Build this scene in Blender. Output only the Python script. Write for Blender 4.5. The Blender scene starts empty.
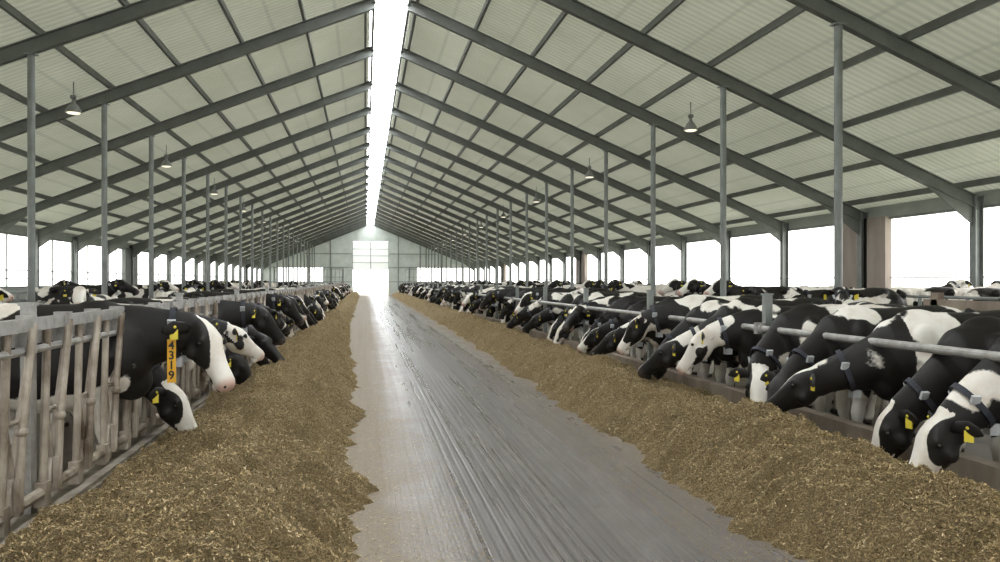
import bpy, math, random
import numpy as np
from mathutils import Vector, Matrix
random.seed(7); rng=np.random.default_rng(5)
S=bpy.context.scene
COL=S.collection
# ------------------------------------------------------------------ helpers
def newmat(name):
    m=bpy.data.materials.new(name); m.use_nodes=True
    nt=m.node_tree; b=nt.nodes['Principled BSDF']
    return m,nt,b
def N(nt,typ,**kw):
    n=nt.nodes.new(typ)
    for k,v in kw.items():
        if k in n.inputs.keys(): n.inputs[k].default_value=v
        else: setattr(n,k,v)
    return n
def L(nt,a,b): nt.links.new(a,b)
def math_(nt,op,a,b=None,c=None,clamp=False):
    n=nt.nodes.new('ShaderNodeMath'); n.operation=op; n.use_clamp=clamp
    for i,v in enumerate((a,b,c)):
        if v is None: continue
        if isinstance(v,(int,float)): n.inputs[i].default_value=v
        else: nt.links.new(v,n.inputs[i])
    return n.outputs[0]
def mix(nt,f,a,b):
    n=nt.nodes.new('ShaderNodeMix'); n.data_type='RGBA'
    for s,v in ((0,f),(6,a),(7,b)):
        if isinstance(v,(int,float)): n.inputs[s].default_value=v
        elif isinstance(v,tuple): n.inputs[s].default_value=(*v,1) if len(v)==3 else v
        else: nt.links.new(v,n.inputs[s])
    return n.outputs[2]
def ramp(nt,fac,lo,hi):
    n=nt.nodes.new('ShaderNodeMapRange'); n.inputs[1].default_value=lo; n.inputs[2].default_value=hi
    nt.links.new(fac,n.inputs[0]); return n.outputs[0]
def coords(nt,scale=(1,1,1)):
    t=nt.nodes.new('ShaderNodeTexCoord'); mp=nt.nodes.new('ShaderNodeMapping')
    mp.inputs['Scale'].default_value=scale; L(nt,t.outputs['Object'],mp.inputs[0]); return mp.outputs[0]
def noise(nt,vec,scale,detail=3,rough=.55):
    n=nt.nodes.new('ShaderNodeTexNoise'); n.inputs['Scale'].default_value=scale
    n.inputs['Detail'].default_value=detail; n.inputs['Roughness'].default_value=rough
    if vec is not None: L(nt,vec,n.inputs['Vector'])
    return n.outputs[0]
def bump(nt,b,h,strength,dist=.01):
    n=nt.nodes.new('ShaderNodeBump'); n.inputs['Strength'].default_value=strength; n.inputs['Distance'].default_value=dist
    L(nt,h,n.inputs['Height']); L(nt,n.outputs[0],b.inputs['Normal'])
def translu(nt,b,c,f):
    tr=N(nt,'ShaderNodeBsdfTranslucent')
    if isinstance(c,tuple): tr.inputs['Color'].default_value=(*c,1)
    else: L(nt,c,tr.inputs['Color'])
    mx=N(nt,'ShaderNodeMixShader'); mx.inputs[0].default_value=f
    L(nt,b.outputs[0],mx.inputs[1]); L(nt,tr.outputs[0],mx.inputs[2]); L(nt,mx.outputs[0],nt.nodes['Material Output'].inputs[0])
def simple(name,c1,c2=None,scale=6,rough=.6,metal=0,bmp=.2,stretch=(1,1,1),tl=0):
    m,nt,b=newmat(name)
    c2=c2 or tuple(x*.7 for x in c1)
    v=coords(nt,stretch); n=noise(nt,v,scale,5,.6)
    c=mix(nt,ramp(nt,n,.35,.65),c1,c2); L(nt,c,b.inputs['Base Color'])
    b.inputs['Roughness'].default_value=rough; b.inputs['Metallic'].default_value=metal
    if bmp: bump(nt,b,noise(nt,v,scale*8,3),bmp,.004)
    if tl: translu(nt,b,c,tl)
    return m
class MB:
    def __init__(s): s.v=[]; s.f=[]; s.m=[]
    def add(s,vs,fs,mat=0):
        o=len(s.v); s.v+= [tuple(p) for p in vs]; s.f+=[tuple(i+o for i in f) for f in fs]; s.m+=[mat]*len(fs)
    def box(s,lo,hi,mat=0,M=None):
        x0,y0,z0=lo;x1,y1,z1=hi
        vs=[(x0,y0,z0),(x1,y0,z0),(x1,y1,z0),(x0,y1,z0),(x0,y0,z1),(x1,y0,z1),(x1,y1,z1),(x0,y1,z1)]
        if M is not None: vs=[M@Vector(p) for p in vs]
        s.add(vs,[(0,3,2,1),(4,5,6,7),(0,1,5,4),(1,2,6,5),(2,3,7,6),(3,0,4,7)],mat)
    def beam(s,a,b,w,h,mat=0):
        a=Vector(a);b=Vector(b);d=b-a;l=d.length;d.normalize()
        up=Vector((0,0,1)) if abs(d.z)<.95 else Vector((1,0,0))
        sd=d.cross(up).normalized(); up=sd.cross(d)
        M=Matrix.Translation(a)@Matrix((( d.x,sd.x,up.x,0),(d.y,sd.y,up.y,0),(d.z,sd.z,up.z,0),(0,0,0,1)))
        s.box((0,-w/2,-h/2),(l,w/2,h/2),mat,M)
    def loft(s,secs,n=16,mat=0,ref=(0,1,0),p=1.0,pear=0.0,frame=None):
        C=[Vector(c[0]) for c in secs]; vs=[]
        for i,c in enumerate(secs):
            if frame: t,sd,up=frame
            else:
                t=(C[min(i+1,len(C)-1)]-C[max(i-1,0)]).normalized(); r=Vector(ref)
                sd=(r-r.dot(t)*t).normalized(); up=t.cross(sd)
            for k in range(n):
                a=2*math.pi*k/n; ca,sa=math.cos(a),math.sin(a)
                ca=math.copysign(abs(ca)**p,ca); sa=math.copysign(abs(sa)**p,sa)
                vs.append(C[i]+sd*(c[1]*ca*(1-pear*sa))+up*(c[2]*sa))
        fs=[]
        m=len(secs)
        for i in range(m-1):
            for k in range(n):
                k2=(k+1)%n; fs.append((i*n+k,i*n+k2,(i+1)*n+k2,(i+1)*n+k))
        fs.append(tuple(reversed(range(n)))); fs.append(tuple(range((m-1)*n,m*n)))
        s.add(vs,fs,mat)
    def tube(s,pts,r,n=8,mat=0,ref=None):
        rr=r if isinstance(r,(list,tuple)) else [r]*len(pts)
        P=[Vector(p) for p in pts]; d=(P[-1]-P[0]).normalized()
        if ref is None: ref=(0,1,0) if abs(d.y)<.6 else ((1,0,0) if abs(d.x)<.6 else (0,0,1))
        s.loft([(p,a,a) for p,a in zip(P,rr)],n,mat,ref)
    def ball(s,c,r,mat=0,n=10):
        rx,ry,rz=(r,r,r) if isinstance(r,(int,float)) else r
        secs=[]
        for i in range(n+1):
            a=math.pi*i/n; k=max(math.sin(a),.02)
            secs.append(((c[0],c[1],c[2]-rz*math.cos(a)),rx*k,ry*k))
        s.loft(secs,12,mat,frame=(Vector((0,0,1)),Vector((1,0,0)),Vector((0,1,0))))
    def mesh(s,name,mats=(),smooth=False):
        me=bpy.data.meshes.new(name); me.from_pydata(s.v,[],s.f); 
        for m in mats: me.materials.append(m)
        me.polygons.foreach_set('material_index',s.m)
        if smooth: me.polygons.foreach_set('use_smooth',[True]*len(s.f))
        me.update(); return me
def obj(name,me,loc=(0,0,0),rot=(0,0,0),parent=None):
    o=bpy.data.objects.new(name,me); o.location=loc; o.rotation_euler=rot; COL.objects.link(o)
    if parent: o.parent=parent
    return o
def h2(ix,iy,seed):
    n=(ix.astype(np.int64)*374761393+iy.astype(np.int64)*668265263+seed*974634777)&0xffffffff
    n=((n^(n>>13))*1274126177)&0xffffffff
    return ((n^(n>>16))&0xffff)/65535.0
def vn(x,y,seed=0):
    x=np.asarray(x,float);y=np.asarray(y,float)
    ix=np.floor(x);iy=np.floor(y);fx=x-ix;fy=y-iy;fx=fx*fx*(3-2*fx);fy=fy*fy*(3-2*fy)
    a=h2(ix,iy,seed);b=h2(ix+1,iy,seed);c=h2(ix,iy+1,seed);d=h2(ix+1,iy+1,seed)
    return (a*(1-fx)+b*fx)*(1-fy)+(c*(1-fx)+d*fx)*fy
def fbm(x,y,seed=0,o=4):
    r=0;a=.5;t=0
    for i in range(o): r=r+a*vn(x*2**i,y*2**i,seed+i);t+=a;a*=.55
    return r/t
# ------------------------------------------------------------------ dims
H=1.65; XR=13.0; RX=.63; XL=2*RX-XR; ZR=8.73; SL=.413
Y0=11.27; D=4.01; KF=range(-5,22); YB=Y0-5*D-.6; YE=Y0+21*D+.3
FL=-1.95; FR=4.2; PR=7.18; PL=-5.8
def rz(x): return ZR-SL*abs(x-RX)
# ------------------------------------------------------------------ materials
steel=simple('galvanized_steel',(.32,.34,.33),(.22,.24,.235),3,.5,.3)
rafter_m=simple('rafter_steel',(.18,.19,.18),(.13,.14,.13),2,.55,.1)
pole_m=simple('pole_steel',(.25,.27,.265),(.18,.195,.19),3,.5,.2)
rail_m=simple('worn_rail_steel',(.46,.46,.45),(.28,.27,.26),9,.4,.3)
bar_m=simple('soiled_headlock_steel',(.44,.39,.33),(.12,.085,.055),4.5,.5,.25,stretch=(1,1,.6))
conc=simple('concrete_kerb_mat',(.30,.27,.23),(.15,.12,.09),4,.85,0,.5)
wood=simple('timber_board',(.30,.25,.20),(.17,.13,.10),3,.8,0,.4,stretch=(1,1,.2))
board_m=simple('weathered_panel_board',(.42,.36,.32),(.30,.25,.22),2,.8,0,.3,stretch=(1,1,.2))
barnfloor=simple('soiled_concrete',(.15,.12,.09),(.08,.06,.045),1.5,.5,0,.4)
wall_m=simple('wall_cladding',(.42,.45,.42),(.34,.37,.35),1.2,.7,0,.1)
gable_m=simple('gable_cladding',(.50,.54,.51),(.42,.46,.43),1.2,.7,0,.1,tl=.06)
dark=simple('dark_rubber',(.02,.02,.02),(.012,.012,.012),5,.5)
yellow=simple('yellow_tag',(.85,.72,.08),(.75,.60,.05),8,.45,0,0)
orange=simple('amber_number_plate',(.85,.47,.03),(.78,.40,.02),8,.45,0,0)
collar_m=simple('collar_webbing',(.03,.035,.05),(.02,.02,.03),20,.7)
blockm=simple('transponder_plastic',(.55,.58,.6),(.4,.42,.45),10,.5,0,0)
grass=simple('gravel_yard_outside',(.55,.57,.48),(.42,.45,.36),.5,.9)
m,nt,b=newmat('fibre_cement_roof_sheet'); roof_m=m
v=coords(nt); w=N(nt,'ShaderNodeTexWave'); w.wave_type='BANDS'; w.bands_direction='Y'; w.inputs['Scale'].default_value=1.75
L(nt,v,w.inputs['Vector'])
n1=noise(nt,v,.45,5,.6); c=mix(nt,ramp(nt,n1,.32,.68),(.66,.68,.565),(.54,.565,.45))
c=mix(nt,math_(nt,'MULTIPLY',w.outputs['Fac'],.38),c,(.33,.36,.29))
# sheet end laps
lap=N(nt,'ShaderNodeTexWave'); lap.wave_type='BANDS'; lap.bands_direction='X'; lap.inputs['Scale'].default_value=.221; L(nt,v,lap.inputs['Vector'])
c=mix(nt,math_(nt,'MULTIPLY',ramp(nt,lap.outputs['Fac'],.985,1.0),.35),c,(.30,.32,.27))
L(nt,c,b.inputs['Base Color']); b.inputs['Roughness'].default_value=.75
bump(nt,b,w.outputs['Fac'],.6,.04)
translu(nt,b,c,.082)  # slight translucency added to brighten roof and interior; fibre cement itself is opaque
m,nt,b=newmat('ridge_light_panel'); sky_m=m
b.inputs['Base Color'].default_value=(.9,.92,.95,1); b.inputs['Emission Color'].default_value=(.96,.98,1,1); b.inputs['Emission Strength'].default_value=12.5
m,nt,b=newmat('translucent_door_panel'); door_m=m
b.inputs['Base Color'].default_value=(.8,.83,.82,1)
translu(nt,b,(.85,.88,.87),.15)
m,nt,b=newmat('lamp_enamel'); lamp_m=m; b.inputs['Base Color'].default_value=(.22,.23,.22,1); b.inputs['Roughness'].default_value=.35
# road
m,nt,b=newmat('feed_alley_concrete'); road_m=m
v=coords(nt); vs=coords(nt,(8,.10,1)); vf=coords(nt,(38,.35,1))
n1=noise(nt,v,.9,5); n2=noise(nt,vs,1.0,4,.6); n3=noise(nt,vf,1.0,2); n4=noise(nt,v,35,3)
c=mix(nt,ramp(nt,n1,.3,.7),(.185,.168,.168),(.145,.131,.131))
c=mix(nt,math_(nt,'MULTIPLY',ramp(nt,n2,.48,.72),.4),c,(.105,.095,.095))
c=mix(nt,math_(nt,'MULTIPLY',ramp(nt,n3,.5,.62),.28),c,(.25,.23,.225))
sx=N(nt,'ShaderNodeSeparateXYZ'); tc=N(nt,'ShaderNodeTexCoord'); L(nt,tc.outputs['Object'],sx.inputs[0])
gv=coords(nt,(1,.02,1)); gw=N(nt,'ShaderNodeTexWave'); gw.wave_type='BANDS'; gw.bands_direction='X'; gw.inputs['Scale'].default_value=4.5; gw.inputs['Distortion'].default_value=.6; L(nt,gv,gw.inputs['Vector'])
zone=math_(nt,'MULTIPLY',ramp(nt,sx.outputs[0],.55,.8),ramp(nt,sx.outputs[0],1.75,1.45))
grv=math_(nt,'MULTIPLY',ramp(nt,gw.outputs['Fac'],.55,.95),zone)
c=mix(nt,math_(nt,'MULTIPLY',grv,.6),c,(.07,.062,.062))
n5=noise(nt,v,1.3,5,.65)
e=math_(nt,'ADD',sx.outputs[0],math_(nt,'MULTIPLY',math_(nt,'SUBTRACT',n5,.5),.9))
dl=ramp(nt,e,.68,.15); dr=ramp(nt,e,2.35,2.75)
dust=math_(nt,'MAXIMUM',dl,dr)
dc=mix(nt,n4,(.31,.25,.185),(.20,.155,.11))
c=mix(nt,math_(nt,'MULTIPLY',dust,.85),c,dc)
sp=noise(nt,v,60,2,.7); c=mix(nt,math_(nt,'MULTIPLY',ramp(nt,sp,.62,.68),.6),c,(.10,.075,.04))
L(nt,c,b.inputs['Base Color'])
r=math_(nt,'ADD',math_(nt,'MULTIPLY',n2,.38),.10)
r=math_(nt,'ADD',r,math_(nt,'MULTIPLY',dust,.4),clamp=True)
L(nt,r,b.inputs['Roughness'])
bump(nt,b,math_(nt,'ADD',math_(nt,'SUBTRACT',n3,math_(nt,'MULTIPLY',grv,.6)),math_(nt,'MULTIPLY',n4,.6)),.35,.006)
# silage
m,nt,b=newmat('chopped_silage'); sil_m=m
v=coords(nt); n1=noise(nt,v,2.2,4); n2=noise(nt,v,90,4,.75); n3=noise(nt,v,28,4,.7)
c=mix(nt,ramp(nt,n2,.37,.61),(.11,.074,.030),(.56,.42,.22))
c=mix(nt,math_(nt,'MULTIPLY',ramp(nt,n3,.45,.6),.48),c,(.195,.14,.064))
c=mix(nt,math_(nt,'MULTIPLY',ramp(nt,n1,.4,.7),.45),c,(.17,.125,.058))
L(nt,c,b.inputs['Base Color']); b.inputs['Roughness'].default_value=.9
bump(nt,b,math_(nt,'ADD',n2,n3),1.0,.04)
m,nt,b=newmat('straw_fragments'); straw_m=m
a=N(nt,'ShaderNodeAttribute'); a.attribute_name='tint'; L(nt,a.outputs['Color'],b.inputs['Base Color']); b.inputs['Roughness'].default_value=.8
# hide
m,nt,b=newmat('holstein_hide'); hide_m=m
oi=N(nt,'ShaderNodeObjectInfo'); sc=N(nt,'ShaderNodeSeparateColor'); L(nt,oi.outputs['Color'],sc.inputs[0])
tc=N(nt,'ShaderNodeTexCoord')
nn=N(nt,'ShaderNodeTexNoise'); nn.noise_dimensions='4D'; nn.inputs['Scale'].default_value=2.0; nn.inputs['Detail'].default_value=2.0; nn.inputs['Roughness'].default_value=.45
L(nt,tc.outputs['Object'],nn.inputs['Vector']); L(nt,math_(nt,'MULTIPLY',sc.outputs[0],60),nn.inputs['W'])
fine=noise(nt,tc.outputs['Object'],38,3)
def attr(n_):
    a=N(nt,'ShaderNodeAttribute'); a.attribute_name=n_; return a.outputs['Fac']
val=math_(nt,'MULTIPLY',math_(nt,'SUBTRACT',nn.outputs[0],.5),4.5)
val=math_(nt,'ADD',val,attr('bias'))
val=math_(nt,'ADD',val,math_(nt,'MULTIPLY',math_(nt,'SUBTRACT',sc.outputs[1],.5),2))
val=math_(nt,'ADD',val,math_(nt,'MULTIPLY',math_(nt,'MULTIPLY',attr('blaze'),sc.outputs[2]),3.2))
val=math_(nt,'ADD',val,math_(nt,'MULTIPLY',math_(nt,'SUBTRACT',fine,.5),.16))
msk=ramp(nt,val,-.04,.04)
dn=noise(nt,tc.outputs['Object'],3.5,5,.65)
wh=mix(nt,ramp(nt,dn,.45,.78),(.80,.77,.72),(.58,.50,.41))
bk=mix(nt,dn,(.007,.007,.008),(.019,.016,.014))
c=mix(nt,msk,bk,wh)
mz=attr('muz'); pk=mix(nt,msk,(.07,.055,.05),(.58,.40,.34)); c=mix(nt,mz,c,pk)
c=mix(nt,attr('hoof'),c,(.05,.04,.03))
L(nt,c,b.inputs['Base Color']); b.inputs['Roughness'].default_value=.5
b.inputs['Specular IOR Level'].default_value=.24
bump(nt,b,noise(nt,tc.outputs['Object'],120,2),.25,.003)
m,nt,b=newmat('wet_eye'); eye_m=m; b.inputs['Base Color'].default_value=(.01,.008,.008,1); b.inputs['Roughness'].default_value=.08
# ------------------------------------------------------------------ COW
def sstep(a,b_,x): 
    t=np.clip((x-a)/(b_-a),0,1); return t*t*(3-2*t)
def make_cow(name,neck,poll,pitch,yaw=0,lying=False,collar=True,legshift=(0,0,0,0),tags=True,plate=False):
    mb=MB(); dz=-.60 if lying else 0
    T=[(-.90,1.20,.07,.08),(-.85,1.14,.17,.19),(-.72,1.09,.25,.29),(-.55,1.07,.275,.33),(-.38,1.045,.285,.365),(-.12,.99,.33,.40),
       (.12,.965,.345,.415),(.35,.975,.32,.41),(.52,1.0,.27,.385),(.68,1.03,.235,.33),(.80,1.05,.185,.26),(.88,1.05,.10,.15)]
    mb.loft([((x,0,z+dz),w,h) for x,z,w,h in T],24,pear=.17)
    mb.ball((.48,0,1.30+dz),(.22,.09,.11)); 
    for s in (-1,1):
        mb.ball((-.36,s*.235,1.30+dz),(.11,.065,.075)); mb.ball((-.84,s*.12,1.26+dz),(.07,.05,.06))
        mb.ball((.52,s*.17,1.02+dz),(.16,.10,.27)); mb.ball((-.62,s*.16,1.02+dz),(.20,.13,.27))
    mb.ball((.72,0,.80+dz),(.16,.12,.17))
    mb.ball((-.40,0,(.60 if not lying else .72)+dz),(.24,.17,.15))
    if not lying:
        for s in (-1,1):
            for tx in (-.48,-.33): mb.tube([(tx,s*.07,.55),(tx,s*.075,.43)],[.03,.018],8)
    i=0
    for s in (-1,1):
        if not lying:
            f=legshift[i]; g=legshift[i+2]; i+=1
            mb.tube([(.56,s*.16,1.0),(.52,s*.185,.80),(.50+f*.3,s*.18,.66),(.52+f*.7,s*.17,.50),(.53+f*.8,s*.17,.43),(.53+f*.9,s*.17,.35),(.53+f,s*.165,.20),(.545+f,s*.165,.12),(.57+f,s*.165,.07),(.59+f,s*.165,.0)],
                    [.14,.125,.09,.062,.066,.048,.038,.05,.05,.066],12,ref=(0,1,0))
            mb.tube([(-.52,s*.17,1.05),(-.48,s*.20,.86),(-.50+g*.2,s*.205,.72),(-.61+g*.5,s*.19,.60),(-.715+g*.8,s*.18,.51),(-.72+g*.9,s*.18,.44),(-.70+g,s*.175,.30),(-.68+g,s*.17,.19),(-.67+g,s*.17,.12),(-.645+g,s*.17,.07),(-.62+g,s*.17,0)],
                    [.17,.175,.135,.085,.062,.056,.044,.042,.052,.05,.066],12,ref=(0,1,0))
        else:
            mb.tube([(.50,s*.16,.42),(.62,s*.22,.22),(.76,s*.22,.10),(.6,s*.24,.06),(.45,s*.25,.05)],[.13,.09,.06,.045,.05],12)
            mb.tube([(-.5,s*.17,.42),(-.25,s*.33,.28),(-.12,s*.38,.17),(-.4,s*.40,.08),(-.15,s*.43,.06),(0,s*.44,.045)],[.18,.13,.08,.05,.042,.05],12)
    if not lying:
        mb.tube([(-.80,0,1.33),(-.90,0,1.31),(-.955,0,1.18),(-.965,.01,.95),(-.955,.02,.72),(-.95,.02,.60),(-.95,.02,.48),(-.955,.02,.36)],[.05,.042,.034,.026,.024,.036,.042,.015],8)
    else: mb.tube([(-.85,0,.70),(-.97,.0,.55),(-1.0,.05,.25),(-.9,.2,.05),(-.7,.3,.04)],[.045,.035,.028,.03,.03],8)
    nk=[((.35,0,1.08+dz),.15,.22)]+[((p[0],p[1],p[2]),p[4],p[3]) for p in neck]
    P=math.radians(pitch);Yw=math.radians(yaw)
    a=Vector((math.cos(P)*math.cos(Yw),math.cos(P)*math.sin(Yw),math.sin(P))); sd=Vector((-math.sin(Yw),math.cos(Yw),0)); up=a.cross(sd)
    pl=Vector(poll)
    nk.append((pl+a*.05-up*.03,.095,.12))
    mb.loft(nk,18,pear=.12)
    q1=Vector(neck[1][:3]); mb.loft([(Vector((.62,0,.82+dz)),.05,.10),(Vector((q1.x-.02,q1.y,q1.z-neck[1][3]*.8)),.035,.10),(Vector(neck[2][:3])-Vector((0,0,neck[2][3]*.75)),.03,.07)],10)
    hs=[(-.07,.0,.05,.045),(-.03,.0,.085,.085),(.03,-.01,.102,.118),(.10,-.022,.118,.140),(.17,-.030,.115,.140),(.24,-.028,.094,.122),(.31,-.02,.078,.100),(.38,-.014,.070,.084),(.44,-.012,.074,.078),(.49,-.014,.078,.074),(.53,-.016,.068,.062),(.555,-.018,.045,.040)]
    mb.loft([(pl+a*(s)+up*(o+.02),w,h) for s,o,w,h in hs],18,frame=(a,sd,up),p=.86,pear=-.10)
    hp=lambda s,t,u: pl+a*s+sd*t+up*u
    for s in (-1,1):
        mb.ball(hp(.135,s*.098,.075),.036)
        mb.ball(hp(.16,s*.085,-.06),.062)
        mb.ball(hp(.505,s*.045,.018),.032)
    mb.ball(hp(-.02,0,.06),(.055,.055,.05))
    mb.ball(hp(.47,0,-.072),.045)
    base=mb.mesh(name+'_raw'); o=obj('tmp',base)
    r=o.modifiers.new('r','REMESH'); r.mode='VOXEL'; r.voxel_size=.0185
    sm=o.modifiers.new('s','SMOOTH'); sm.factor=.5; sm.iterations=4
    dg=bpy.context.evaluated_depsgraph_get(); me=bpy.data.meshes.new_from_object(o.evaluated_get(dg))
    n=len(me.vertices); co=np.empty(n*3,'f'); me.vertices.foreach_get('co',co); co=co.reshape(-1,3)
    polys=[tuple(p.vertices) for p in me.polygons]
    bpy.data.objects.remove(o)
    ex=MB()
    for s in (-1,1):
        e0=hp(.005,s*.075,.015); e1=hp(-.02,s*.15,.02); e2=hp(-.035,s*.22,.0); e3=hp(-.035,s*.275,-.03); e4=hp(-.03,s*.305,-.05)
        ex.loft([(e0,.024,.022),(e1,.046,.014),(e2,.055,.011),(e3,.036,.009),(e4,.008,.006)],10,0,ref=tuple(a*.8-up*.6))
        ex.ball(hp(.148,s*.118,.058),.019,1)
        ex.ball(hp(.528,s*.048,.030),(.013,.013,.013),1)
        if tags:
            c=e2+Vector((0,0,-.050)); M=Matrix.Translation(c)@Matrix.Rotation(math.radians(35*s+yaw),4,'Z')
            ex.box((-.005,-.029,-.038),(.005,.029,.038),2,M); ex.ball(tuple(e2+up*.012),.012,2)
    ex.loft([(hp(.40,0,-.066),.05,.003),(hp(.53,0,-.052),.045,.003)],10,1,frame=(a,sd,up))
    if collar:
        A=Vector(neck[2][:3]);B=Vector(neck[3][:3]); t=(B-A).normalized(); c=A.lerp(B,.15)
        hh=neck[2][3]*.95+neck[3][3]*.05+.006; hw=neck[2][4]*.95+neck[3][4]*.05+.006
        s2=Vector((0,1,0)); s2=(s2-s2.dot(t)*t).normalized(); u2=t.cross(s2)
        vs=[];fs=[];K=28
        for off,e in ((-.022,0),(-.022,.012),(.022,.012),(.022,0)):
            for k in range(K):
                an=2*math.pi*k/K; vs.append(c+t*off+s2*((hw+e)*math.cos(an)*(1-.12*math.sin(an)))+u2*((hh+e)*math.sin(an)))
        for j in range(3):
            for k in range(K): fs.append((j*K+k,j*K+(k+1)%K,(j+1)*K+(k+1)%K,(j+1)*K+k))
        ex.add(vs,fs,3)
        bc=c-u2*(hh+.035); ex.box((-.035,-.04,-.04),(.035,.04,.04),4,Matrix.Translation(bc))
        for s in (-1,1):
            bc=c+s2*(s*(hw*.93+.012))+u2*hh*.42; ex.box((-.03,-.012,-.03),(.03,.012,.03),4,Matrix.Translation(bc)@Matrix.Rotation(-s*.4,4,'X'))
        if plate:
            bc=c-s2*(hw+.03)-Vector((0,0,.07)); ex.box((-.031,-.006,-.30),(.031,.006,.03),5,Matrix.Translation(bc)); ex.box((-.015,-.004,.03),(.015,.004,.16),3,Matrix.Translation(bc))
            make_cow.plate=bc.copy()
    off=n; V=np.vstack([co,np.array(ex.v,'f')]); F=polys+[tuple(i+off for i in f) for f in ex.f]
    out=bpy.data.meshes.new(name); out.from_pydata(V.tolist(),[],F)
    for mm in (hide_m,eye_m,yellow,collar_m,blockm,orange): out.materials.append(mm)
    out.polygons.foreach_set('material_index',[0]*len(polys)+ex.m)
    sm_=[True]*len(polys)+[mi<2 for mi in ex.m]; out.polygons.foreach_set('use_smooth',sm_)
    R=V-np.array(pl); s_=R@np.array(a); t_=R@np.array(sd); u_=R@np.array(up)
    head=(s_>-.1)&(s_<.62)&(np.abs(t_)<.36)&(np.abs(u_)<.22)
    bias=np.zeros(len(V)); z=V[:,2]
    if not lying:
        bias+=1.5*(1-sstep(.38,.62,z))*(V[:,0]<.95)
        bias+=.5*(1-sstep(.55,.75,z))*(np.abs(V[:,0])<.5)
    bias[V[:,0]>.65]-=.14
    bias=np.where(head,-.85,bias); bias=np.where((V[:,0]<-.93)&(z<.62),1.6,bias)
    blaze=np.where(head&(np.abs(t_)<.15),np.clip(1-np.abs(t_)/.13,0,1)*np.where(u_>-.06,1,.45),0)
    blaze=np.where(head&(s_>.36)&(np.abs(t_)<.12),np.maximum(blaze,.75),blaze)
    muz=np.where(head&(np.abs(t_)<.12),sstep(.45,.53,s_),0)
    hoof=(1-sstep(.05,.075,z))*(0 if lying else 1)
    for nm,ar in (('bias',bias),('blaze',blaze),('muz',muz),('hoof',hoof)):
        at=out.attributes.new(nm,'FLOAT','POINT'); at.data.foreach_set('value',ar.astype('f'))
    out.update(); return out
COW={}
COW['down']=make_cow('cow_feeding',[(.55,0,1.08,.27,.175),(.78,0,.98,.225,.135),(1.0,0,.83,.175,.11),(1.15,0,.70,.14,.10)],(1.20,0,.66),-60,legshift=(.05,-.06,.06,-.08))
COW['down2']=make_cow('cow_feeding_b',[(.55,0,1.08,.27,.175),(.80,.01,.99,.22,.135),(1.03,.05,.87,.17,.11),(1.2,.10,.76,.14,.10)],(1.26,.12,.73),-46,28,legshift=(-.08,.05,-.06,.1))
COW['down3']=make_cow('cow_feeding_c',[(.55,0,1.07,.27,.175),(.78,-.01,.95,.225,.135),(.98,-.04,.80,.175,.11),(1.12,-.09,.68,.14,.10)],(1.15,-.10,.64),-68,-26,legshift=(.08,-.02,-.05,.05))
COW['down4']=make_cow('cow_feeding_d',[(.55,0,1.08,.27,.175),(.80,.0,1.0,.22,.135),(1.05,-.05,.90,.17,.11),(1.24,-.13,.82,.14,.10)],(1.30,-.16,.80),-38,-40,legshift=(.04,-.1,.1,-.03))
COW['down5']=make_cow('cow_feeding_e',[(.55,0,1.07,.27,.175),(.80,.03,.97,.225,.135),(1.0,.12,.84,.175,.11),(1.12,.22,.73,.14,.10)],(1.14,.27,.69),-56,62,legshift=(.04,-.1,.1,-.03))
COW['mid']=make_cow('cow_looking_out',[(.55,0,1.11,.27,.175),(.80,0,1.15,.22,.135),(1.02,0,1.17,.175,.11),(1.16,0,1.18,.14,.10)],(1.20,0,1.19),-50,0,legshift=(.05,-.05,.05,-.05))
COW['mid2']=make_cow('cow_looking_aside',[(.55,0,1.11,.27,.175),(.80,0.01,1.12,.22,.135),(1.02,.05,1.10,.175,.11),(1.16,.10,1.09,.14,.10)],(1.20,.13,1.08),-36,45,legshift=(.05,-.05,.05,-.05))
COW['mid3']=make_cow('cow_looking_aside_b',[(.55,0,1.11,.27,.175),(.80,-.01,1.12,.22,.135),(1.02,-.05,1.08,.175,.11),(1.16,-.10,1.04,.14,.10)],(1.20,-.13,1.02),-52,-48,legshift=(.05,-.05,.05,-.05))
COW['midplate']=make_cow('cow_looking_out_tagged',[(.55,0,1.11,.28,.18),(.80,0,1.14,.23,.14),(1.02,0,1.15,.185,.115),(1.16,0,1.16,.15,.105)],(1.20,0,1.17),-56,-34,legshift=(.05,-.05,.05,-.05),plate=True)
COW['up']=make_cow('cow_standing',[(.55,0,1.14,.27,.17),(.76,0,1.24,.21,.125),(.94,0,1.36,.16,.10),(1.05,0,1.43,.13,.09)],(1.08,0,1.46),-28,12,legshift=(.1,-.1,.1,-.1))
COW['lie']=make_cow('cow_lying',[(.55,0,.54,.26,.17),(.76,0,.64,.20,.125),(.92,0,.76,.16,.10),(1.02,0,.83,.13,.09)],(1.05,0,.86),-25,-15,lying=True)
def cow(kind,x,y,face,seed,white=.5,bl=.5,z=0,s=1.0):
    o=obj('holstein_cow',COW[kind],(x,y,z),(0,0,face)); o.color=(seed,white,bl,1); o.scale=(s,s,s); return o
PI=math.pi
near=[('down',4.72,.62,.32,.95,-.12),('down3',5.4,.13,.36,.75,.04),('down4',6.1,.37,.38,.5,-.05),('down2',6.95,.83,.30,.12,.08),('down5',7.7,.57,.44,1.0,-.02),
      ('mid3',8.55,.71,.38,.9,.05),('down4',9.25,.29,.46,.3,.1),('down',9.95,.91,.30,.05,-.08),('mid3',10.75,.05,.46,.95,.05),('down4',11.55,.48,.34,.4,0)]
for k,y,sd_,wt,bl,rr in near: cow(k,FR+.90+random.uniform(-.06,.06),y,PI+rr,sd_,wt,bl,s=random.uniform(.98,1.04))
DK=['down','down','down2','down3','down4','down5']
y=12.4
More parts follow.
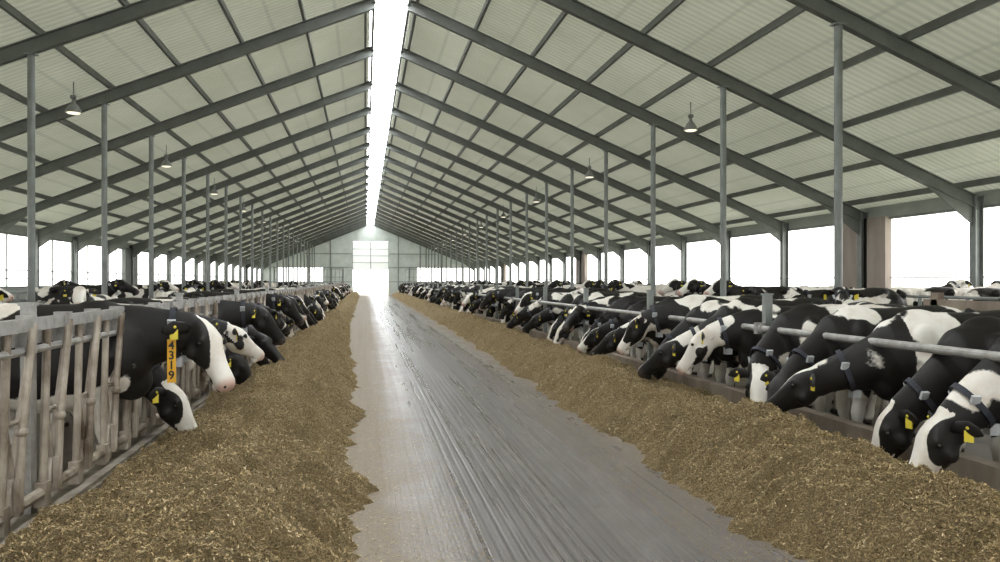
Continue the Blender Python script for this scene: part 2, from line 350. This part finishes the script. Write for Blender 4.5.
while y<YE-5:
    if random.random()<.94:
        cow(random.choice(DK+['mid','mid2','mid3','mid3']),FR+.95+random.uniform(-.14,.35),y,PI+random.uniform(-.25,.25),random.random(),random.uniform(.24,.50),random.uniform(0,1),s=random.uniform(.93,1.06))
    y+=random.uniform(.72,.96)
first=cow('midplate',FL-.70,6.95,.03,.44,.28,.66,s=1.06)
for k,y,sd_,wt,bl,dx in [('down',7.65,.66,.34,.95,-.12),('mid3',8.7,.15,.36,.3,0),('mid2',9.5,.88,.45,1.0,.1),('down',10.4,.33,.40,.2,0),('mid',11.2,.77,.3,.15,.12),('down4',12.1,.2,.33,.2,0)]:
    cow(k,FL-.86+dx,y,random.uniform(-.1,.1),sd_,wt,bl,s=random.uniform(.97,1.03))
y=13.0
while y<YE-5:
    if random.random()<.92:
        cow(random.choice(DK+['mid','mid','mid2','mid3']),FL-.9+random.uniform(-.2,.08),y,random.uniform(-.22,.22),random.random(),random.uniform(.24,.50),random.uniform(0,.85),s=random.uniform(.93,1.04))
    y+=random.uniform(.76,1.02)
cu=bpy.data.curves.new('plate_digits','FONT'); cu.body='4\n3\n1\n9'; cu.size=.09; cu.align_x='CENTER'; cu.space_line=.84; cu.extrude=.002; cu.offset=.0015
pb=make_cow.plate
to=bpy.data.objects.new('plate_digits',cu); COL.objects.link(to); cu.materials.append(dark); to.parent=first; to.location=(pb.x,pb.y-.009,pb.z-.045); to.rotation_euler=(PI/2,0,0)
for side in (1,-1):
    for row,xr in enumerate(((8.95,11.4) if side>0 else (-7.35,-9.8))):
        y=5.5+row*.6
        while y<YE-6:
            if random.random()<.55:
                kind=random.choice(['up','lie','lie','up','mid']) 
                fc=(0 if row else PI) if side>0 else (PI if row else 0)
                if random.random()<.2: fc+=PI
                cow(kind,xr+random.uniform(-.1,.1),y+.6,fc+random.uniform(-.06,.06),random.random(),random.uniform(.36,.68),random.random(),z=.13)
            y+=1.2
for x,y,f in ((6.2,9.3,1.2),(6.2,13.5,-1.4),(-4.9,10.6,1.7),(-4.8,15.5,-1.5),(6.2,19.5,1.5),(-4.8,22,1.4)):
    cow('up',x,y,f,random.random(),random.uniform(.4,.6),random.random())
# ------------------------------------------------------------------ shell
mb=MB(); mb.box((XL-.1,YB,-.2),(XR+.1,YE,0)); obj('floor',mb.mesh('floor',[barnfloor]))
mb=MB(); mb.box((FL+.13,YB+.2,-.05),(FR-.1,YE-.2,.008)); obj('feed_alley_road',mb.mesh('feed_alley_road',[road_m]))
mb=MB(); mb.box((-150,-80,-.4),(150,260,-.2)); obj('ground_outside',mb.mesh('ground_outside',[grass]))
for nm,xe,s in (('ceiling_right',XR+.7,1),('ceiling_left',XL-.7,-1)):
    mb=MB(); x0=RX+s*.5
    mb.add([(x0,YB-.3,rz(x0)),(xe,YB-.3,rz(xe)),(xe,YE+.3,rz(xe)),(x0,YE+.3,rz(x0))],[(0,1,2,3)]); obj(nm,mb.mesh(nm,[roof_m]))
zt=ZR-.42
mb=MB(); mb.box((RX-.37,YB,zt),(RX+.37,YE-.1,zt+.03)); mb.box((RX-.5,YB,ZR-.1),(RX+.5,YE,ZR-.08))
obj('ridge_skylight',mb.mesh('ridge_skylight',[sky_m]))
mb=MB()
for s in (-1,1): mb.box((RX+s*.42-.035,YB,zt-.05),(RX+s*.42+.035,YE-.1,zt+.3))
for k in np.arange(Y0-5*D+D/2,YE-1,D/2): mb.box((RX-.38,k-.03,zt-.04),(RX+.38,k+.03,zt))
obj('ridge_skylight_frame',mb.mesh('ridge_skylight_frame',[steel]))
mb=MB()
for s,xe in ((1,XR),(-1,XL)):
    xa=RX+s*.42; a_=Vector((xa,0,rz(xa)-.16)); b_=Vector((xe,0,rz(xe)-.16))
    mb.beam(a_,b_,.13,.02); mb.beam(a_-Vector((0,0,.26)),b_-Vector((0,0,.26)),.13,.02); mb.beam(a_-Vector((0,0,.13)),b_-Vector((0,0,.13)),.02,.26)
    mb.add([(xe,-.01,rz(xe)-.42),(xe-s*1.3,-.01,rz(xe-s*1.3)-.42),(xe,-.01,rz(xe)-.85),(xe,.01,rz(xe)-.42),(xe-s*1.3,.01,rz(xe-s*1.3)-.42),(xe,.01,rz(xe)-.85)],[(0,1,2),(3,5,4),(1,4,5,2),(0,3,4,1)])
    zt2=rz(xe)-.15
    mb.box((xe-.11,-.09,0),(xe-.09,.09,zt2),1); mb.box((xe+.07,-.09,0),(xe+.09,.09,zt2),1); mb.box((xe-.1,-.01,0),(xe+.08,.01,zt2),1)
mb.box((RX-.44,-.035,zt-.06),(RX+.44,.035,zt-.01))
fme=mb.mesh('rafter_frame',[rafter_m,pole_m])
def polemesh(nm,x):
    pr=MB(); z3=rz(x)-.42; pr.tube([(0,0,0),(0,0,z3)],.062,12); pr.box((-.11,-.11,0),(.11,.11,.02)); pr.box((-.1,-.08,z3-.02),(.1,.08,z3)); pr.box((-.08,-.08,0),(.08,.08,.5)); return pr.mesh(nm,[pole_m])
prm=polemesh('support_pole_r',PR); pqm=polemesh('support_pole_l',PL)
for k in KF:
    yy=Y0+k*D
    obj('rafter_frame',fme,(0,yy,0)); obj('support_pole',prm,(PR,yy,0)); obj('support_pole',pqm,(PL,yy,0))
mb=MB()
for s,xe in ((1,XR),(-1,XL)):
    for i in range(9):
        x=RX+s*(.62+i*1.42)
        mb.box((x-.03,YB,rz(x)-.15),(x+.03,YE,rz(x)-.015)); 
obj('roof_purlins',mb.mesh('roof_purlins',[rafter_m]))
for nm,xw,s in (('wall_right',XR+.1,1),('wall_left',XL-.1,-1)):
    mb=MB(); a_,b_=sorted((xw,xw+s*.12))
    mb.box((a_,YB,0),(b_,YE,1.42)); mb.box((a_,YB,3.28),(b_,YE,rz(XR)+.02)); obj(nm,mb.mesh(nm,[wall_m]))
    mb=MB()
    mb.box((a_-.03,YB,1.42),(b_+.03,YE,1.47)); mb.box((a_,YB,3.22),(b_,YE,3.28))
    if s<0:
        for yy in np.arange(Y0-5*D,YE,D/2): mb.box((a_+.03,yy-.02,1.42),(b_-.03,yy+.02,3.28))
        mb.box((a_+.03,YB,2.0),(b_-.03,YE,2.04))
    mb.box((a_+.04,YB,1.72),(b_-.04,YE,1.75))
    obj('window_frame_strip',mb.mesh('window_frame_strip',[steel]))
mb=MB()
for k in (-3,2,9,16):
    yy=Y0+k*D
    mb.box((XR-.02,yy-.95,1.42),(XR+.16,yy-.2,3.3)); mb.box((XR-.02,yy+.2,1.42),(XR+.16,yy+1.1,3.3)); 
    mb.box((XR+.02,yy-.2,1.42),(XR+.14,yy+.2,3.3),1)
obj('wall_panel_boards',mb.mesh('wall_panel_boards',[board_m,dark]))
mb=MB()
for k in (3,8,13,18):
    yy=Y0+k*D; mb.box((XL-.16,yy-1.1,1.42),(XL+.02,yy+1.1,3.3))
obj('wall_panel_boards',mb.mesh('wall_panel_boards_l',[rafter_m]))
def gable(nm,y,dx0,dx1,dz):
    mb=MB()
    def quad(x0,x1,z0,z1a,z1b): mb.add([(x0,y,z0),(x1,y,z0),(x1,y,z1b),(x0,y,z1a)],[(0,1,2,3)])
    for x0,x1 in ((XL,dx0),(dx1,XR)): quad(x0,x1,0,1.5,1.5); quad(x0,x1,3.2,3.25,3.25)
    quad(XL,dx0,3.25,rz(XL),rz(dx0)); quad(dx0,RX,dz,rz(dx0),rz(RX)); quad(RX,dx1,dz,rz(RX),rz(dx1)); quad(dx1,XR,3.25,rz(dx1),rz(XR))
    for x in np.arange(XL,XR,1.3):
        if not dx0-.1<x<dx1: quad(x,x+.12,1.5,3.2,3.2)
    quad(XL,XL+1.6,1.5,3.2,3.2); quad(dx0-3.4,dx0,1.5,3.2,3.2); quad(dx1,dx1+3.4,1.5,3.2,3.2)
    return obj(nm,mb.mesh(nm,[gable_m]))
gable('wall_end',YE,-1.45,2.75,6.3); gable('wall_back',YB-.12,-1.5,4.0,4.6)
mb=MB()
for z in (3.05,3.85,4.65,5.45): mb.add([(-1.45,YE+.05,z),(2.75,YE+.05,z),(2.75,YE+.05,z+.77),(-1.45,YE+.05,z+.77)],[(0,1,2,3)],0)
for z in (3.0,3.8,4.6,5.4,6.2): mb.box((-1.5,YE+.02,z),(2.8,YE+.1,z+.05),1)
for x in (-1.5,.62,2.72): mb.box((x,YE+.01,0 if x!=.62 else 3.0),(x+.09,YE+.1,6.4),1)
obj('door_1',mb.mesh('door_1',[door_m,steel]))
mb=MB()
for x in (-9,-6.5,-4,3.9,6.5,9): mb.box((x-.07,YE-.16,0),(x+.07,YE-.01,rz(x)-.2))
for z in (1.5,3.2,4.8): 
    for x0,x1 in ((-7 if z>4 else XL,-1.5),(2.8,8.5 if z>4 else XR)): mb.box((x0,YE-.1,z),(x1,YE-.01,z+.1))
obj('gable_posts',mb.mesh('gable_posts',[steel]))
mb=MB()
for x0,x1 in ((-6,-2.4),(4.6,7.0)):
    yy=YE-4
    for x in np.arange(x0,x1+.01,.45): mb.tube([(x,yy,0),(x,yy,3.0)],.03,6)
    for z in (.3,1.2,2.1,3.0): mb.tube([(x0,yy,z),(x1,yy,z)],.035,6)
obj('crowd_gate',mb.mesh('crowd_gate',[steel]))
# ------------------------------------------------------------------ kerbs and fences
mb=MB(); mb.box((FL-.12,YB+.3,0),(FL+.13,YE-4,.24)); mb.box((FL+.05,YB+.3,.24),(FL+.11,YE-4,.27)); o=obj('kerb_left',mb.mesh('kerb_left',[conc])); 
mb=MB(); mb.box((FR-.1,YB+.3,0),(FR+.04,YE-4,.42)); obj('kerb_right',mb.mesh('kerb_right',[wood]))
fence=bpy.data.objects.new('headlock_feed_fence',None); COL.objects.link(fence)
mb=MB(); n=7; u=D/n
mb.box((-.03,0,1.355),(.03,D,1.43),1); mb.tube([(-.0,0,1.24),(-.0,D,1.24)],.024,8,1); mb.tube([(0,0,.36),(0,D,.36)],.034,8)
mb.box((-.045,0,1.27),(-.02,D,1.36),1)
for i in range(n):
    y=i*u
    mb.tube([(0,y+.02,.30),(0,y+.10,1.36)],.024,10)
    mb.tube([(.0,y+.10,.36),(.0,y+.42,1.27)],.024,10)
    mb.tube([(.045,y+.14,.36),(.05,y+.17,.80),(.045,y+.34,1.40)],.024,10)
    mb.tube([(0,y+.22,.36),(0,y+.06,.85)],.020,10)
    mb.tube([(0,y+.06,.85),(0,y+.27,.85)],.016,8)
    mb.box((-.04,y+.31,1.23),(.055,y+.37,1.45),1); mb.box((-.035,y-.02,.27),(.035,y+.06,.42)); mb.ball((.05,y+.17,.80),.034)
    mb.box((.03,y+.11,.34),(.06,y+.17,.55))
mb.box((-.10,-.045,.2),(-.04,.045,1.50),1); mb.box((-.11,-.055,1.50),(-.03,.055,1.52),1)
fm=mb.mesh('headlock_bay',[bar_m,rail_m])
for k in range(-2,20):
    obj('headlock_bay',fm,(FL,5.28+(k-1)*D,0),parent=fence)
rf=bpy.data.objects.new('feed_rail_fence',None); COL.objects.link(rf)
mb=MB(); mb.tube([(0,0,1.14),(0,3.6,1.14)],.034,12,0); mb.tube([(.0,-.08,1.14),(0,.08,1.14)],.045,12,0)
mb.box((.05,-.04,0),(.13,.04,1.5),1); mb.box((.04,-.05,1.5),(.14,.05,1.515),1); mb.box((-.05,-.03,1.08),(.06,.03,1.2),0)
rm=mb.mesh('feed_rail_bay',[rail_m,steel])
for k in range(-3,24): obj('feed_rail_bay',rm,(FR,8.05+k*3.6,0),parent=rf)
def cubicles(name,xh,s):
    mb=MB()
    for y in np.arange(5,YE-6,1.2):
        for q in (-1,1):
            P=[(xh,y,1.05),(xh+q*.9,y,1.08),(xh+q*1.65,y,1.02),(xh+q*1.85,y,.85),(xh+q*1.8,y,.62),(xh+q*1.3,y,.45),(xh+q*.5,y,.35),(xh,y,.35)]
            for i in range(len(P)-1): mb.tube([P[i],P[i+1]],.027,6)
        mb.tube([(xh,y,0),(xh,y,1.35)],.035,6)
    for q in (-.8,0,.8): mb.tube([(xh+q,5,1.13 if q else 1.36),(xh+q,YE-6,1.13 if q else 1.36)],.03,6)
    mb.box((xh-2.1,4.5,0),(xh+2.1,YE-6,.13),1)
    obj(name,mb.mesh(name,[steel,barnfloor]))
cubicles('cubicle_dividers',10.2,1); cubicles('cubicle_dividers',-8.6,-1)
mb=MB()
for z in (1.05,1.35): mb.beam((PR+.12,YB+1,z),(PR+.12,9.5,z),.04,.12)
for y in (-6,-2,2,5.5,9.3): mb.box((PR+.1,y-.06,0),(PR+.2,y+.06,1.5))
obj('timber_barrier',mb.mesh('timber_barrier',[wood]))
# ------------------------------------------------------------------ lamps
mb=MB()
prof=[(.0,.03),(.03,.035),(.10,.05),(.13,.09),(.22,.14),(.28,.165),(.29,.17)]
dn_=(Vector((0,0,-1)),Vector((1,0,0)),Vector((0,-1,0)))
mb.loft([((0,0,-z),r,r) for z,r in prof],20,0,frame=dn_)
mb.loft([((0,0,-.285),.15,.15),((0,0,-.31),.11,.11),((0,0,-.32),.05,.05)],16,1,frame=dn_)
mb.tube([(0,0,-.02),(0,0,.37)],.012,6); mb.box((-.05,-.05,.0),(.05,.05,.08))
m,nt,b=newmat('lamp_diffuser'); b.inputs['Base Color'].default_value=(.8,.78,.7,1); b.inputs['Emission Color'].default_value=(1,.9,.7,1); b.inputs['Emission Strength'].default_value=.8
lme=mb.mesh('bay_lamp',[lamp_m,m],True)
for i in range(9):
    obj('bay_lamp',lme,(7.55,17.8+i*8.6,rz(7.55)-.39)); obj('bay_lamp',lme,(-6.15,18.4+i*8.1,rz(-6.15)-.39))
# ------------------------------------------------------------------ silage
def hR(X,Y):
    e=2.46+np.clip(Y,0,30)*.014+(fbm(X*0+3.1,Y*.8,11)-.5)*.40+(fbm(X*1.5,Y*6,12,3)-.5)*.28
    t=np.clip((X-e)/(4.10-e),0,1)
    pr_=np.where(t<.5,np.sin(t/.5*PI/2)**1.1,1-.40*sstep(.5,1,t))
    return pr_*.42*(.50+1.0*fbm(X*1.5,Y*1.1,21))+sstep(0,.12,t)*((fbm(X*4,Y*4,31)-.5)*.22+(fbm(X*16,Y*16,41,3)-.5)*.08)-.03*(t<=0)-.002
def hL(X,Y):
    e=.12-np.clip(Y,0,30)*.024+(fbm(X*0+1.7,Y*.8,12)-.5)*.40+(fbm(X*1.5,Y*6,15,3)-.5)*.28
    t=np.clip((e-X)/(e+1.80),0,1)
    pr_=np.where(t<.5,np.sin(t/.5*PI/2)**1.1,1-.40*sstep(.5,1,t))
    return pr_*.42*(.50+1.0*fbm(X*1.5,Y*1.1,22))+sstep(0,.12,t)*((fbm(X*4,Y*4,32)-.5)*.23+(fbm(X*16,Y*16,42,3)-.5)*.08)-.03*(t<=0)-.002
ys=[-6.0]
while ys[-1]<YE-5:
    y=ys[-1]; ys.append(y+(.12 if y<2.5 else .022+.0035*max(y-4,0)))
ys=np.array(ys)
def pile(nm,x0,x1,hf,seed):
    xs=np.arange(x0,x1+.001,.026); X,Y=np.meshgrid(xs,ys); Z=hf(X,Y)+.01
    V=np.stack([X,Y,Z],-1).reshape(-1,3); nx=len(xs); ny=len(ys)
    idx=np.arange(nx*ny).reshape(ny,nx); F=np.stack([idx[:-1,:-1],idx[:-1,1:],idx[1:,1:],idx[1:,:-1]],-1).reshape(-1,4)
    me=bpy.data.meshes.new(nm); me.vertices.add(len(V)); me.vertices.foreach_set('co',V.ravel().astype('f'))
    me.loops.add(F.size); me.loops.foreach_set('vertex_index',F.ravel().astype('i')); me.polygons.add(len(F)); me.polygons.foreach_set('loop_start',np.arange(0,F.size,4).astype('i'))
    me.update(calc_edges=True); me.polygons.foreach_set('use_smooth',[True]*len(F)); me.materials.append(sil_m)
    o=obj('silage_feed_pile',me)
    n=200000; r=rng.random(n); Y=3.0+(r**2.0)*27; X=x0+rng.random(n)*(x1-x0)
    Z=hf(X,Y); keep=Z>.0; k2=rng.random(n)<.18; keep=keep|k2; X=X[keep];Y=Y[keep];Z=np.maximum(Z[keep],.0)+.010; n=len(X)
    ln=rng.uniform(.006,.022,n)*(1+.03*Y); wd=rng.uniform(.001,.003,n)*(1+.05*Y); an=rng.random(n)*2*PI; ti=rng.normal(0,.45,n)
    dx=np.cos(an)*np.cos(ti);dy=np.sin(an)*np.cos(ti);dz=np.sin(ti)*(Z>.03)
    px=-np.sin(an);py=np.cos(an); ro=rng.uniform(-1,1,n)
    C=np.stack([X,Y,Z+.004+np.abs(dz)*ln*.3],-1); d=np.stack([dx,dy,dz],-1)*ln[:,None]/2; p=np.stack([px,py,ro*.6*(Z>.03)],-1)*wd[:,None]
    V=np.stack([C-d-p,C+d-p,C+d+p,C-d+p],1).reshape(-1,3); F=np.arange(4*n)
    me=bpy.data.meshes.new('straw'); me.vertices.add(4*n); me.vertices.foreach_set('co',V.ravel().astype('f'))
    me.loops.add(4*n); me.loops.foreach_set('vertex_index',F.astype('i')); me.polygons.add(n); me.polygons.foreach_set('loop_start',np.arange(0,4*n,4).astype('i')); me.update(calc_edges=True)
    pal=np.array([(.57,.43,.225),(.42,.30,.14),(.27,.185,.08),(.71,.58,.36),(.14,.10,.043),(.33,.265,.115)]); ci=rng.choice(6,n,p=[.21,.26,.23,.07,.14,.09])
    colr=pal[ci]*rng.uniform(.8,1.1,(n,1)); colr=np.repeat(np.hstack([colr,np.ones((n,1))]),4,0)
    at=me.color_attributes.new('tint','FLOAT_COLOR','POINT'); at.data.foreach_set('color',colr.ravel().astype('f')); me.materials.append(straw_m)
    obj('loose_straw',me,parent=o)
pile('silage_left',-1.82,.75,hL,1); pile('silage_right',2.0,4.10,hR,2)
# ------------------------------------------------------------------ light
W=bpy.data.worlds.new('World'); S.world=W; W.use_nodes=True; bg=W.node_tree.nodes['Background']; bg.inputs[0].default_value=(1,.985,.96,1); bg.inputs[1].default_value=3.4
def portal(nm,loc,rot,sx,sy):
    l=bpy.data.lights.new(nm,'AREA'); l.shape='RECTANGLE'; l.size=sx; l.size_y=sy; l.cycles.is_portal=True
    o=bpy.data.objects.new(nm,l); o.location=loc; o.rotation_euler=rot; COL.objects.link(o)
ym=(YB+YE)/2
portal('daylight_opening_right',(XR+.3,ym,2.35),(0,PI/2,0),1.9,YE-YB)
portal('daylight_opening_left',(XL-.3,ym,2.35),(0,-PI/2,0),1.9,YE-YB)
portal('daylight_opening_back',(1.25,YB-.2,2.3),(PI/2,0,0),5.5,4.6)
S.view_settings.view_transform='Standard'; S.view_settings.exposure=.62
# ------------------------------------------------------------------ camera
cd=bpy.data.cameras.new('camera'); cd.lens=28.8; cd.sensor_width=36; cd.clip_end=500
cam=bpy.data.objects.new('camera',cd); cam.location=(0,0,H); cam.rotation_euler=(PI/2,0,-math.atan(135/800)); COL.objects.link(cam); S.camera=cam
